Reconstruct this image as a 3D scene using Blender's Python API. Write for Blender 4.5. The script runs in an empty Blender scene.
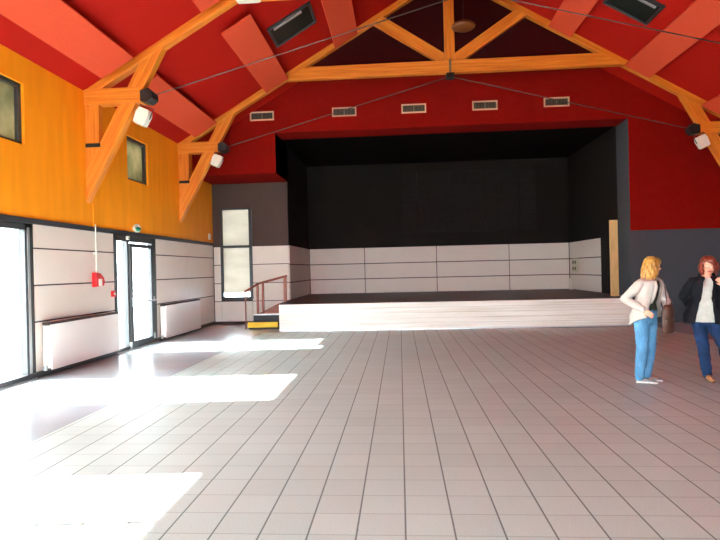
import bpy, bmesh, math, random
from mathutils import Vector, Matrix, Quaternion, noise as mnoise
random.seed(7)
PI = math.pi
sc = bpy.context.scene
COL = sc.collection
WL = {}                                   # world location of every unrotated parent

# ------------------------------------------------------------------ helpers
def lin(c):
    return tuple(((v/255)/12.92 if v/255 <= .04045 else ((v/255+.055)/1.055)**2.4) for v in c)

def tag(o, label=None, cat=None, group=None, kind=None):
    if label: o['label'] = label
    if cat: o['category'] = cat
    if group: o['group'] = group
    if kind: o['kind'] = kind
    return o

def thing(name, label, cat, loc=(0, 0, 0), group=None):
    o = bpy.data.objects.new(name, None); COL.objects.link(o)
    o.location = loc; o.empty_display_size = .1
    WL[o] = Vector(loc)
    return tag(o, label, cat, group)

def obj(name, bm, m, parent=None, bevel=0, smooth=False, origin=None, recalc=True):
    """link a bmesh given in world coordinates as one mesh object"""
    if recalc: bmesh.ops.recalc_face_normals(bm, faces=bm.faces)
    base = WL[parent] if parent else Vector((0, 0, 0))
    org = Vector(origin) if origin is not None else base
    bmesh.ops.translate(bm, verts=bm.verts, vec=-org)
    me = bpy.data.meshes.new(name); bm.to_mesh(me); bm.free()
    if smooth:
        for p in me.polygons: p.use_smooth = True
    for mm in (m if isinstance(m, (list, tuple)) else [m]): me.materials.append(mm)
    o = bpy.data.objects.new(name, me); COL.objects.link(o)
    o.location = org - base
    if parent: o.parent = parent
    WL[o] = org
    if bevel:
        b = o.modifiers.new('bevel', 'BEVEL'); b.width = bevel; b.segments = 2; b.limit_method = 'ANGLE'
    return o

def box(bm, x0, x1, y0, y1, z0, z1, mi=0):
    v = [bm.verts.new((x, y, z)) for x in (x0, x1) for y in (y0, y1) for z in (z0, z1)]
    for f in ((0, 1, 3, 2), (4, 6, 7, 5), (0, 4, 5, 1), (2, 3, 7, 6), (0, 2, 6, 4), (1, 5, 7, 3)):
        bm.faces.new([v[i] for i in f]).material_index = mi
    return v

def B(*boxes):
    bm = bmesh.new()
    for b in boxes: box(bm, *b)
    return bm

def tube(bm, pts, r, seg=10, cap=True):
    """round tube along points; r number or list"""
    pts = [Vector(p) for p in pts]; n = len(pts)
    rs = r if isinstance(r, list) else [r]*n
    rings = []
    up = Vector((0, 0, 1)); t0 = (pts[1]-pts[0]).normalized()
    if abs(t0.dot(up)) > .9: up = Vector((0, 1, 0))
    for i in range(n):
        t = ((pts[min(i+1, n-1)]-pts[i]).normalized() + (pts[i]-pts[max(i-1, 0)]).normalized()).normalized()
        a = (up - t*up.dot(t)).normalized(); b = t.cross(a); up = a
        ra, rb = (rs[i] if isinstance(rs[i], (tuple, list)) else (rs[i], rs[i]))
        rings.append([bm.verts.new(pts[i]+a*math.cos(2*PI*k/seg)*ra+b*math.sin(2*PI*k/seg)*rb) for k in range(seg)])
    for i in range(n-1):
        for k in range(seg):
            bm.faces.new((rings[i][k], rings[i][(k+1) % seg], rings[i+1][(k+1) % seg], rings[i+1][k]))
    if cap:
        bm.faces.new(rings[0][::-1]); bm.faces.new(rings[-1])

def loft(bm, secs, seg=16):
    """secs: (centre, axis_a, ra, axis_b, rb) elliptical rings in order"""
    rings = []
    for c, a, ra, b, rb in secs:
        c, a, b = Vector(c), Vector(a).normalized(), Vector(b).normalized()
        rings.append([bm.verts.new(c+a*math.cos(2*PI*k/seg)*ra+b*math.sin(2*PI*k/seg)*rb) for k in range(seg)])
    for i in range(len(rings)-1):
        for k in range(seg):
            bm.faces.new((rings[i][k], rings[i][(k+1) % seg], rings[i+1][(k+1) % seg], rings[i+1][k]))
    bm.faces.new(rings[0][::-1]); bm.faces.new(rings[-1])

def ell(bm, c, r, M=None, u=16, v=10):
    res = bmesh.ops.create_uvsphere(bm, u_segments=u, v_segments=v, radius=1)
    S = Matrix.Diagonal((r[0], r[1], r[2], 1))
    T = Matrix.Translation(Vector(c)) @ ((M.to_4x4() if M else Matrix.Identity(4)) @ S)
    bmesh.ops.transform(bm, matrix=T, verts=res['verts'])
    return res['verts']

def prism(bm, pts, lo, hi, axis='y'):
    """polygon given in the two other axes, extruded from lo to hi along axis"""
    def P(a, b, h):
        return {'y': (a, h, b), 'x': (h, a, b), 'z': (a, b, h)}[axis]
    A = [bm.verts.new(P(a, b, lo)) for a, b in pts]; C = [bm.verts.new(P(a, b, hi)) for a, b in pts]
    bm.faces.new(A); bm.faces.new(C[::-1]); n = len(pts)
    for i in range(n): bm.faces.new((A[i], C[i], C[(i+1) % n], A[(i+1) % n]))

def timber(name, pts, yc, th, ang, m, parent):
    """a plank-like member: polygon pts (x,z) in the truss plane, thickness th, local X along the grain"""
    o0 = Vector((pts[0][0], yc, pts[0][1])); c, s = math.cos(ang), math.sin(ang)
    loc = []
    for x, z in pts:
        dx, dz = x-o0.x, z-o0.z
        loc.append((dx*c+dz*s, -dx*s+dz*c))
    bm = bmesh.new(); prism(bm, loc, -th/2, th/2)
    bmesh.ops.recalc_face_normals(bm, faces=bm.faces)
    me = bpy.data.meshes.new(name); bm.to_mesh(me); bm.free(); me.materials.append(m)
    o = bpy.data.objects.new(name, me); COL.objects.link(o)
    o.location = o0-WL[parent]; o.rotation_euler = (0, -ang, 0); o.parent = parent
    WL[o] = o0
    b = o.modifiers.new('bevel', 'BEVEL'); b.width = .006; b.segments = 2; b.limit_method = 'ANGLE'
    return o

# ------------------------------------------------------------------ materials
def nt(name):
    m = bpy.data.materials.new(name); m.use_nodes = True
    t = m.node_tree; bs = t.nodes['Principled BSDF']
    return m, t, bs

def plain(name, rgb, rough=.6, spec=.5, var=.0, scale=4, stretch=(1, 1, 1), bump=0, metal=0, sheen=0):
    m, t, bs = nt(name)
    c = lin(rgb); N = t.nodes; L = t.links
    bs.inputs['Base Color'].default_value = (*c, 1); bs.inputs['Roughness'].default_value = rough
    bs.inputs['Specular IOR Level'].default_value = spec; bs.inputs['Metallic'].default_value = metal
    if sheen: bs.inputs['Sheen Weight'].default_value = sheen
    if var or bump:
        tc = N.new('ShaderNodeTexCoord'); mp = N.new('ShaderNodeMapping'); mp.inputs['Scale'].default_value = stretch
        L.new(tc.outputs['Object'], mp.inputs[0])
        nz = N.new('ShaderNodeTexNoise'); nz.inputs['Scale'].default_value = scale; nz.inputs['Detail'].default_value = 5
        L.new(mp.outputs[0], nz.inputs['Vector'])
        if var:
            rp = N.new('ShaderNodeValToRGB')
            rp.color_ramp.elements[0].position = .3; rp.color_ramp.elements[1].position = .7
            rp.color_ramp.elements[0].color = (*[v*(1-var) for v in c], 1)
            rp.color_ramp.elements[1].color = (*[min(1, v*(1+var)) for v in c], 1)
            L.new(nz.outputs[0], rp.inputs[0]); L.new(rp.outputs[0], bs.inputs['Base Color'])
        if bump:
            bp = N.new('ShaderNodeBump'); bp.inputs['Strength'].default_value = bump; bp.inputs['Distance'].default_value = .01
            L.new(nz.outputs[0], bp.inputs['Height']); L.new(bp.outputs[0], bs.inputs['Normal'])
    return m

def wood_mat(name, dark, mid, light, sx=.6, sz=14, rough=.45):
    """timber with the grain and the glued lamellas along local X"""
    m, t, bs = nt(name); N = t.nodes; L = t.links
    tc = N.new('ShaderNodeTexCoord'); mp = N.new('ShaderNodeMapping'); mp.inputs['Scale'].default_value = (sx, 6, sz)
    L.new(tc.outputs['Object'], mp.inputs[0])
    nz = N.new('ShaderNodeTexNoise'); nz.inputs['Scale'].default_value = 1.6; nz.inputs['Detail'].default_value = 6; nz.inputs['Roughness'].default_value = .6
    L.new(mp.outputs[0], nz.inputs['Vector'])
    rp = N.new('ShaderNodeValToRGB'); e = rp.color_ramp.elements
    e[0].position = .28; e[0].color = (*lin(dark), 1); e[1].position = .75; e[1].color = (*lin(light), 1)
    k = e.new(.5); k.color = (*lin(mid), 1)
    L.new(nz.outputs[0], rp.inputs[0]); L.new(rp.outputs[0], bs.inputs['Base Color'])
    bs.inputs['Roughness'].default_value = rough
    bp = N.new('ShaderNodeBump'); bp.inputs['Strength'].default_value = .15; bp.inputs['Distance'].default_value = .004
    L.new(nz.outputs[0], bp.inputs['Height']); L.new(bp.outputs[0], bs.inputs['Normal'])
    return m

def mth(t, op, a, b=None, c=None):
    n = t.nodes.new('ShaderNodeMath'); n.operation = op
    for i, v in enumerate((a, b, c)):
        if v is None: continue
        if isinstance(v, (int, float)): n.inputs[i].default_value = v
        else: t.links.new(v, n.inputs[i])
    return n.outputs[0]

def tile_mat():
    m, t, bs = nt('speckled_floor_tile'); N = t.nodes; L = t.links
    tc = N.new('ShaderNodeTexCoord'); sp = N.new('ShaderNodeSeparateXYZ'); L.new(tc.outputs['Object'], sp.inputs[0])
    def line(sock, off, w):                      # 1 on the joint
        q = mth(t, 'MULTIPLY', mth(t, 'SUBTRACT', sock, off), 1/.3)
        f = mth(t, 'ABSOLUTE', mth(t, 'SUBTRACT', mth(t, 'FRACT', mth(t, 'ADD', q, .5)), .5))
        mr = N.new('ShaderNodeMapRange'); mr.inputs[1].default_value = w/.3*.5; mr.inputs[2].default_value = w/.3*1.1
        mr.inputs[3].default_value = 1; mr.inputs[4].default_value = 0
        L.new(f, mr.inputs[0]); return mr.outputs[0], mth(t, 'FLOOR', q)
    jx, ix = line(sp.outputs[0], -.001, .007); jy, iy = line(sp.outputs[1], .1226, .006)
    # joint between the rows is fainter than the long joints
    joint = mth(t, 'MAXIMUM', jx, mth(t, 'MULTIPLY', jy, .45))
    cv = N.new('ShaderNodeCombineXYZ'); L.new(ix, cv.inputs[0]); L.new(iy, cv.inputs[1])
    wn = N.new('ShaderNodeTexWhiteNoise'); L.new(cv.outputs[0], wn.inputs[0])
    nz = N.new('ShaderNodeTexNoise'); nz.inputs['Scale'].default_value = 90; nz.inputs['Detail'].default_value = 3
    L.new(tc.outputs['Object'], nz.inputs['Vector'])
    nb = N.new('ShaderNodeTexNoise'); nb.inputs['Scale'].default_value = .5; L.new(tc.outputs['Object'], nb.inputs['Vector'])
    base = lin(TILE)
    f = mth(t, 'ADD', mth(t, 'MULTIPLY', wn.outputs[0], .08), mth(t, 'MULTIPLY', nz.outputs[0], .5))
    f = mth(t, 'ADD', mth(t, 'ADD', f, mth(t, 'MULTIPLY', nb.outputs[0], .16)), .63)
    mx = N.new('ShaderNodeVectorMath'); mx.operation = 'SCALE'; mx.inputs[0].default_value = base; L.new(f, mx.inputs['Scale'])
    mix = N.new('ShaderNodeMix'); mix.data_type = 'RGBA'; L.new(joint, mix.inputs[0])
    L.new(mx.outputs[0], mix.inputs[6]); mix.inputs[7].default_value = (*[v*.3 for v in base], 1)
    L.new(mix.outputs[2], bs.inputs['Base Color'])
    rg = mth(t, 'ADD', mth(t, 'MULTIPLY', nz.outputs[0], .12), TILE_R)
    rg = mth(t, 'ADD', rg, mth(t, 'MULTIPLY', joint, .4)); L.new(rg, bs.inputs['Roughness'])
    bs.inputs['Specular IOR Level'].default_value = .5
    bp = N.new('ShaderNodeBump'); bp.inputs['Strength'].default_value = .35; bp.inputs['Distance'].default_value = .002; bp.invert = True
    L.new(joint, bp.inputs['Height']); L.new(bp.outputs[0], bs.inputs['Normal'])
    return m

def glass_mat():
    m, t, bs = nt('clear_glass'); N = t.nodes; L = t.links
    N.remove(bs); out = N['Material Output']
    tr = N.new('ShaderNodeBsdfTransparent'); tr.inputs[0].default_value = (.94, .97, .96, 1)
    gl = N.new('ShaderNodeBsdfGlossy'); gl.inputs['Roughness'].default_value = .02
    fr = N.new('ShaderNodeFresnel'); fr.inputs[0].default_value = 1.45
    mx = N.new('ShaderNodeMixShader'); L.new(mth(t, 'MULTIPLY', fr.outputs[0], .8), mx.inputs[0])
    L.new(tr.outputs[0], mx.inputs[1]); L.new(gl.outputs[0], mx.inputs[2]); L.new(mx.outputs[0], out.inputs[0])
    return m

def blind_mat(name, a, b, trans, scale=2.5, stretch=(1, 1, 1)):
    """fabric or frosted pane that lets some daylight through"""
    m, t, bs = nt(name); N = t.nodes; L = t.links
    N.remove(bs); out = N['Material Output']
    tc = N.new('ShaderNodeTexCoord'); mp = N.new('ShaderNodeMapping'); mp.inputs['Scale'].default_value = stretch
    L.new(tc.outputs['Object'], mp.inputs[0])
    nz = N.new('ShaderNodeTexNoise'); nz.inputs['Scale'].default_value = scale; nz.inputs['Detail'].default_value = 3
    L.new(mp.outputs[0], nz.inputs['Vector'])
    rp = N.new('ShaderNodeValToRGB'); rp.color_ramp.elements[0].position = .35; rp.color_ramp.elements[1].position = .65
    rp.color_ramp.elements[0].color = (*lin(a), 1); rp.color_ramp.elements[1].color = (*lin(b), 1)
    L.new(nz.outputs[0], rp.inputs[0])
    d = N.new('ShaderNodeBsdfDiffuse'); tl = N.new('ShaderNodeBsdfTranslucent')
    L.new(rp.outputs[0], d.inputs[0]); L.new(rp.outputs[0], tl.inputs[0])
    mx = N.new('ShaderNodeMixShader'); mx.inputs[0].default_value = trans
    L.new(d.outputs[0], mx.inputs[1]); L.new(tl.outputs[0], mx.inputs[2]); L.new(mx.outputs[0], out.inputs[0])
    return m

TILE = (181, 196, 190); TILE_R = .38
M = {}
M['tile'] = tile_mat()
M['strip'] = plain('smooth_grey_screed', (166, 172, 178), .26, .5, .06, 1.5)
M['orange'] = plain('orange_stained_panel', (250, 157, 24), .6, .25, .07, 2.2, (3, 3, .35))
M['cream'] = plain('cream_wall_panel', (226, 216, 206), .45, .4, .02, 2)
M['seam'] = plain('dark_panel_seam', (62, 50, 48), .7)
M['red'] = plain('red_paint', (176, 29, 20), .75, .08, .03, 3)
M['redwall_shaded'] = plain('shaded_red_paint', (132, 18, 11), .8, .06, .04, 2)  # darker copy of the ceiling red, the wall's shade put into the colour
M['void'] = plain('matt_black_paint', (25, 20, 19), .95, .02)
M['shade_maroon'] = plain('shaded_maroon_paint', (52, 9, 11), .85, .1)  # red darkened to hold the shade of the unlit roof space
M['coral'] = plain('coral_acoustic_board', (214, 82, 54), .85, .1, .03, 20)
M['brown'] = plain('dark_brown_paint', (82, 66, 62), .7, .2, .04, 2)
M['slate'] = plain('slate_grey_paint', (74, 76, 82), .7, .2, .04, 2)
M['black'] = plain('black_stage_paint', (31, 25, 23), .8, .2, .08, 2)
M['frame'] = plain('anthracite_metal', (54, 57, 60), .4, .5)
M['alu'] = plain('brushed_aluminium', (190, 192, 194), .35, .5, metal=.7)
M['white'] = plain('white_enamel', (240, 238, 234), .35, .5)
M['offwhite'] = plain('white_plastic', (236, 234, 222), .4, .5)
M['steel'] = plain('black_steel', (30, 32, 34), .45, .5)
M['rod'] = plain('grey_steel_rod', (86, 76, 72), .5, .5, metal=.5)
M['timber'] = wood_mat('orange_glulam', (196, 98, 22), (220, 128, 34), (236, 156, 54))
M['stage_floor'] = wood_mat('dark_stage_boards', (58, 34, 28), (76, 46, 38), (92, 58, 48), .5, 8, .5)
M['rail'] = wood_mat('reddish_wood', (112, 52, 30), (138, 66, 40), (160, 84, 54), 2, 10)
M['plank'] = wood_mat('pale_pine', (198, 162, 104), (210, 178, 120), (222, 194, 140), 10, 1.2)
M['limed'] = wood_mat('limed_white_boards', (204, 192, 176), (226, 219, 208), (238, 235, 228), .35, 9, .5)
M['yellow'] = plain('yellow_hazard_paint', (236, 200, 30), .5)
M['dark'] = plain('black_rubber', (28, 28, 32), .6)
M['redplastic'] = plain('red_plastic', (214, 24, 30), .35)
M['green'] = plain('green_sign_plastic', (60, 170, 120), .4)
M['glass'] = glass_mat()
M['pane'] = blind_mat('mottled_green_pane', (92, 98, 76), (142, 136, 112), .3, 2.2)
M['blind'] = blind_mat('pale_green_blind', (184, 178, 168), (198, 192, 182), .36, 1.2, (1, 1, 3))
M['skyglass'] = plain('dark_roof_glass', (20, 28, 24), .5, .3)
M['grille'] = plain('vent_grille_grey', (104, 92, 70), .5)
M['ventframe'] = plain('vent_frame_beige', (220, 170, 140), .5)
M['amber'] = plain('amber_glass_shade', (112, 66, 28), .35, .5)
M['ground'] = plain('pale_concrete', (200, 198, 192), .9, .2, .05, 1)
M['sbox'] = plain('socket_plate', (206, 200, 170), .4)

# ------------------------------------------------------------------ hall dimensions (metres)
XW, XE = -5.85, 8.69            # left and right walls
YB = -4.0                       # wall behind the camera
YF = 15.73                      # header above the stage opening
YR = 17.37                      # recess wall beside the stage
CX = 1.42; HW = (XE-XW)/2
EZ = 5.10; SL = .586            # eaves height and roof pitch
OL, OR = -3.43, 6.25            # stage opening
YS = 21.2; SH = .72             # back of stage, stage height
T = .3
def roof_z(x, z0=EZ): return z0+SL*(HW-abs(x-CX))
def struct(name, bm, m, parent=None, **k):
    o = obj(name, bm, m, parent, **k)
    if not parent: o['kind'] = 'structure'
    return o

# ---- floor: tile field with a smooth screed strip round it
struct('floor', B((-3.65, 6.40, YB, 14.72, -.12, 0)), M['tile'])
o = struct('floor_border', B((XW-T, -3.65, YB, YR+T, -.12, 0), (6.40, XE+T, YB, 15.75, -.12, 0), (-3.65, 6.40, 14.72, YS+.3, -.12, 0)), M['strip'])
struct('ground', B((-60, XW-T-.001, -40, 60, -.3, -.12), (XW-T-.001, 60, -40, YB-T-.001, -.3, -.12)), M['ground'])

# ---- left wall
def wall_y(bm, x0, x1, y0, y1, z0, z1, holes):
    ys = sorted({y0, y1, *[h[0] for h in holes if y0 < h[0] < y1], *[h[1] for h in holes if y0 < h[1] < y1]})
    for a, b in zip(ys[:-1], ys[1:]):
        hs = sorted((max(z0, h[2]), min(z1, h[3])) for h in holes if h[0] <= a+1e-6 and h[1] >= b-1e-6 and h[2] < z1 and h[3] > z0)
        z = z0
        for c, d in hs:
            if c > z: box(bm, x0, x1, a, b, z, c)
            z = max(z, d)
        if z < z1: box(bm, x0, x1, a, b, z, z1)
GL = [(-2.1, -.1, 0, 2.46), (2.25, 4.24, 0, 2.46), (6.6, 8.58, 0, 2.46), (11.2, 13.14, 0, 2.46)]
HI = [(7.42, 8.50, 3.70, 4.67), (11.86, 12.88, 3.70, 4.67)]
bm = bmesh.new(); wall_y(bm, XW-T, XW, YB-T, YR+T, 2.55, EZ+.1, HI)
wl = struct('wall_left', bm, M['orange'])
bm = bmesh.new(); wall_y(bm, XW-.12, XW-.02, YB-T, YR+T, 0, 2.55, GL)
obj('lower_wall', bm, M['seam'], wl)
# cream cladding panels standing 20 mm proud of the dark seams
bm = bmesh.new()
rows = [(.09, .885), (.90, 1.475), (1.49, 2.075), (2.09, 2.47)]
def clad_x(bm, x0, x1, y0, y1, breaks=()):
    ys = [y0, *breaks, y1]
    for a, b in zip(ys[:-1], ys[1:]):
        for c, d in rows: box(bm, x0, x1, a+.005, b-.005, c+.005, d-.005)
clad_x(bm, XW-.02, XW, 8.66, 11.18); clad_x(bm, XW-.02, XW, 13.18, YR-.01, (15.3,))
clad_x(bm, XW-.02, XW, 4.28, 6.56); clad_x(bm, XW-.02, XW, -.06, 2.21); clad_x(bm, XW-.02, XW, YB, -2.14)
obj('panelling', bm, M['cream'], wl)
struct('trim_1', B((XW-.02, XW+.035, YB, YR, 2.47, 2.555)), M['frame'], bevel=.004)
bm = bmesh.new()
for a, b in ((YB, -2.1), (-.1, 2.25), (4.24, 6.6), (8.58, 11.2), (13.14, YR)): box(bm, XW, XW+.03, a, b, 0, .09)
struct('baseboard_left', bm, M['frame'])

# ---- glazed openings of the left wall
def glazing(name, y0, y1, mulls, frame_r=.2, head=.1):
    bm = bmesh.new(); x0, x1 = XW-.09, XW+.02
    box(bm, x0, x1, y0, y0+.08, 0, 2.46); box(bm, x0, x1, y1-frame_r, y1, 0, 2.46)
    box(bm, x0, x1, y0, y1, 2.46-head, 2.46); box(bm, x0, x1+.02, y0, y1, 0, .09)
    for a, b in mulls: box(bm, x0, x1, a, b, .09, 2.46-head)
    w = struct(name, bm, M['frame'], bevel=.005)
    obj('glass_pane', B((XW-.05, XW-.04, y0+.08, y1-frame_r, .09, 2.46-head)), M['glass'], w)
    obj('threshold', B((XW-.2, XW+.06, y0, y1, -.01, .02)), M['alu'], w)
    return w
glazing('window_1', -2.1, -.1, [(-1.13, -1.07)])  # unseen extra opening behind the camera, added for daylight
glazing('window_2', 2.25, 4.24, [(3.23, 3.28)], .1)
w = glazing('window_3', 6.6, 8.58, [], .17)
obj('frame_strip', B((XW+.02, XW+.032, 8.46, 8.51, .1, 2.40)), M['alu'], w)
d = glazing('door_1', 11.2, 13.14, [(11.72, 11.80)], .2, .12)
# door leaf: stile, rails, push bar, handle
leaf = obj('door_leaf', B((XW-.03, XW+.035, 11.82, 11.93, .05, 2.30), (XW-.03, XW+.035, 12.84, 12.92, .05, 2.30), (XW-.03, XW+.035, 11.93, 12.84, .05, .17), (XW-.03, XW+.035, 11.93, 12.84, 2.22, 2.30)), M['frame'], d, bevel=.004)
bm = bmesh.new(); tube(bm, [(XW+.11, 11.86, 1.02), (XW+.11, 12.90, 1.02)], .016)
for y in (11.88, 12.88): tube(bm, [(XW+.02, y, 1.02), (XW+.11, y, 1.02)], .014)
obj('push_bar', bm, M['alu'], leaf)
obj('lock_case', B((XW+.035, XW+.075, 11.84, 11.91, .93, 1.13)), M['alu'], leaf, bevel=.006)
obj('hinge', B((XW+.02, XW+.05, 12.92, 12.97, .98, 1.10)), M['alu'], leaf)
obj('hinge', B((XW+.02, XW+.05, 12.92, 12.97, .12, .24)), M['alu'], leaf)
obj('floor_bolt', B((XW+.02, XW+.06, 11.73, 11.79, .03, .16)), M['alu'], d)
# ---- high windows
for i, (a, b, c, e) in enumerate(HI):
    bm = bmesh.new(); x0, x1 = XW-.16, XW-.05; f = .05
    box(bm, x0, x1, a, a+f, c, e); box(bm, x0, x1, b-f*1.6, b, c, e); box(bm, x0, x1, a, b, c, c+f); box(bm, x0, x1, a, b, e-f*1.3, e)
    w = struct('window_%d' % (4+i), bm, M['frame'], bevel=.004)
    obj('pane', B((XW-.12, XW-.11, a+f, b-f, c+f, e-f)), M['pane'], w)

# ---- far wall: recess beside the stage
bm = bmesh.new()
WX0, WX1, WZ0, WZ1 = -5.58, -4.64, .78, 3.64
bx = [(XW-T, WX0, 0, EZ), (WX1, OL-.02, 0, 4.9), (WX0, WX1, 0, WZ0), (WX0, WX1, WZ1, 4.9)]
for a, b, c, e in bx: box(bm, a, b, YR+.02, YR+T, c, e)
wf = struct('wall_back', bm, M['brown'])
obj('seam_backing', B((XW, WX0, YR, YR+.02, 0, 2.44), (WX1, OL, YR, YR+.02, 0, 2.44), (WX0, WX1, YR, YR+.02, 0, .76)), M['seam'], wf)
bm = bmesh.new()
frows = [(.08, .70), (.715, 1.265), (1.28, 1.845), (1.86, 2.42)]
for a, b in ((XW+.03, WX0-.03), (WX1+.03, OL+.0)):
    for c, e in frows: box(bm, a, b, YR-.018, YR, c+.004, e-.004)
for c, e in ((.08, .70),): box(bm, WX0-.02, WX1+.02, YR-.018, YR, c, e)
obj('panelling', bm, M['cream'], wf)
# brown paint is continued in the recess above the panels
bm = bmesh.new(); x = .09
box(bm, WX0-x*.3, WX0+.05, YR-.03, YR+.12, WZ0, WZ1); box(bm, WX1-.05, WX1+x*.6, YR-.03, YR+.12, WZ0, WZ1)
box(bm, WX0, WX1, YR-.03, YR+.12, WZ1-.06, WZ1); box(bm, WX0, WX1, YR-.03, YR+.12, WZ0, WZ0+.07); box(bm, WX0, WX1, YR-.03, YR+.12, 2.38, 2.46)
w = struct('window_6', bm, M['frame'], bevel=.004)
obj('roller_blind', B((WX0+.05, WX1-.05, YR+.03, YR+.04, .98, 2.38)), M['blind'], w)
obj('roller_blind', B((WX0+.05, WX1-.05, YR+.03, YR+.04, 2.46, 3.58)), M['blind'], w)
obj('glass_pane', B((WX0+.05, WX1-.05, YR+.08, YR+.09, .85, 3.58)), M['glass'], w)

# ---- red header above the stage, right part of the front wall
bm = bmesh.new()
def header(bm, xa, xb, zlo, y0, y1):
    xs = sorted({xa, xb, *([CX] if xa < CX < xb else [])})
    for a, b in zip(xs[:-1], xs[1:]):
        prism(bm, [(a, zlo), (b, zlo), (b, roof_z(b)+.1), (a, roof_z(a)+.1)], y0, y1)
def headtop(bm, xa, xb, zlo, y0, y1, top=7.1):
    pts = [(xa, zlo), (xb, zlo)]
    for x in (xb, xa): pass
    # clip the roof line at the loft height
    def rz(x): return min(roof_z(x)+.1, top)
    ks = sorted({xa, xb, *[x for x in (CX-HW+(top-.1-EZ)/SL, CX+HW-(top-.1-EZ)/SL) if xa < x < xb]})
    pts = [(xa, zlo), (xb, zlo)] + [(x, rz(x)) for x in reversed(ks)]
    prism(bm, pts, y0, y1)
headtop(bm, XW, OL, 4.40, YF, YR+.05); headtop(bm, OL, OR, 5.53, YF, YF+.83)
hd = struct('wall_front', bm, M['redwall_shaded'])
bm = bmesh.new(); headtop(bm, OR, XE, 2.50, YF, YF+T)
obj('right_red_wall', bm, M['redwall_shaded'], hd)
obj('right_grey_wall', B((OR, XE, YF, YF+T, 0, 2.50)), M['slate'], hd)
# ---- stage box
sb = struct('wall_stage', B((OL-.3, OR+.3, YS+.02, YS+.3, 0, 6.2)), M['black'])
obj('left_cheek', B((OL-.3, OL-.0, YR+T, YS+.1, 0, 5.56), (OL-.018, OL-.0, YR-.018, YR+T, 0, 5.56), (OL-.012, OL-.0, YF+.01, YR-.018, 4.41, 5.56)), M['black'], sb)
obj('right_cheek', B((OR+.001, OR+.3, YF+T, YS+.1, 0, 5.56)), M['black'], sb)
obj('right_reveal', B((OR-.012, OR+.0, YF+.0, YF+.83, SH-.7, 5.53)), M['slate'], sb)
obj('upper_back', B((OL, OR, YF+.84, YF+1.0, 5.56, 6.2)), M['black'], sb)
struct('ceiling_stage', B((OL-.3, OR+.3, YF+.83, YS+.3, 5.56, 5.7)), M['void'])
srow = [(SH+.01, 1.247), (1.277, 1.817), (1.847, 2.42)]
bm = bmesh.new(); xs = [OL+.03, -1.31, 1.38, 4.05, OR-.03]
for a, b in zip(xs[:-1], xs[1:]):
    for c, e in srow: box(bm, a+.013, b-.013, YS-.01, YS+.012, c, e)
for c, e in srow:
    box(bm, OL-.001, OL+.018, YR-.018, YS-.03, c, e)
    box(bm, OR-.02, OR+.001, 18.0, YS-.03, c, e)
obj('panelling', bm, M['cream'], sb)
obj('seam_backing', B((OL, OR, YS+.012, YS+.03, SH, 2.43), (OL-.001, OL+.008, YR-.01, YS, SH, 2.43), (OR-.01, OR+.001, 18.0, YS, SH, 2.43)), M['seam'], sb)
# sheets above the header up to the ridge, roof-space shade in their colour
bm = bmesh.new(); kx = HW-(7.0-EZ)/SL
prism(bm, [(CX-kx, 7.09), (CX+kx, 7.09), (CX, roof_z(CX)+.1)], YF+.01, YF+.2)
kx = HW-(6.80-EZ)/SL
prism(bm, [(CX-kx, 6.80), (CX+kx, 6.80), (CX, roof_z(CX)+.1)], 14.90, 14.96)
obj('shaded_gable', bm, M['shade_maroon'], hd)
# black acoustic squares on the wall above the stage
bm = bmesh.new()
for i in range(8):
    for j in range(4):
        x = .15+i*.62; z = 2.95+j*.58
        box(bm, x, x+.56, YS-.012, YS+.025, z, z+.52)
ab = obj('acoustic_squares', bm, plain('black_foam', (38, 34, 34), .9, .2, .15, 8), sb, bevel=.01)

# ---- right wall and rear wall
struct('wall_right', B((XE, XE+T, YB-T, YF+T, 2.5, EZ+.1)), M['red'])
obj('lower_wall', B((XE, XE+T, YB-T, YF+T, 0, 2.5)), M['slate'], bpy.data.objects['wall_right'])
bm = bmesh.new()
prism(bm, [(XW-T, 2.5), (XE+T, 2.5), (XE+T, EZ), (CX, roof_z(CX)+.2), (XW-T, EZ)], YB-T, YB)
wr = struct('wall_rear', bm, M['orange'])
bm = bmesh.new()
ADDED_RW = [(-5.2, -1.8), (-1.0, 2.4)]  # unseen windows added in the rear wall to bring in more daylight
for a, b in ((XW, -5.2), (-1.8, -1.0), (2.4, XE)): box(bm, a, b, YB-T, YB, 0, 2.5)
obj('lower_wall', bm, M['cream'], wr)
for i, (a, b) in enumerate(ADDED_RW):
    w = struct('window_%d' % (7+i), B((a, a+.08, YB-.1, YB, 0, 2.5), (b-.08, b, YB-.1, YB, 0, 2.5), (a, b, YB-.1, YB, 2.42, 2.5), (a, b, YB-.1, YB, 0, .1), ((a+b)/2-.04, (a+b)/2+.04, YB-.1, YB, .1, 2.42)), M['frame'])
    obj('glass_pane', B((a+.08, b-.08, YB-.06, YB-.05, .1, 2.42)), M['glass'], w)

# ---- ceiling: two red slopes
bm = bmesh.new(); e = .35
prism(bm, [(XW-e, EZ-SL*e), (CX, roof_z(CX)), (CX, roof_z(CX)+.22), (XW-e, EZ-SL*e+.22)], YB-T, YS+.5)
prism(bm, [(XE+e, EZ-SL*e), (CX, roof_z(CX)), (CX, roof_z(CX)+.22), (XE+e, EZ-SL*e+.22)], YB-T, YS+.5)
struct('ceiling', bm, M['red'])

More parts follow.
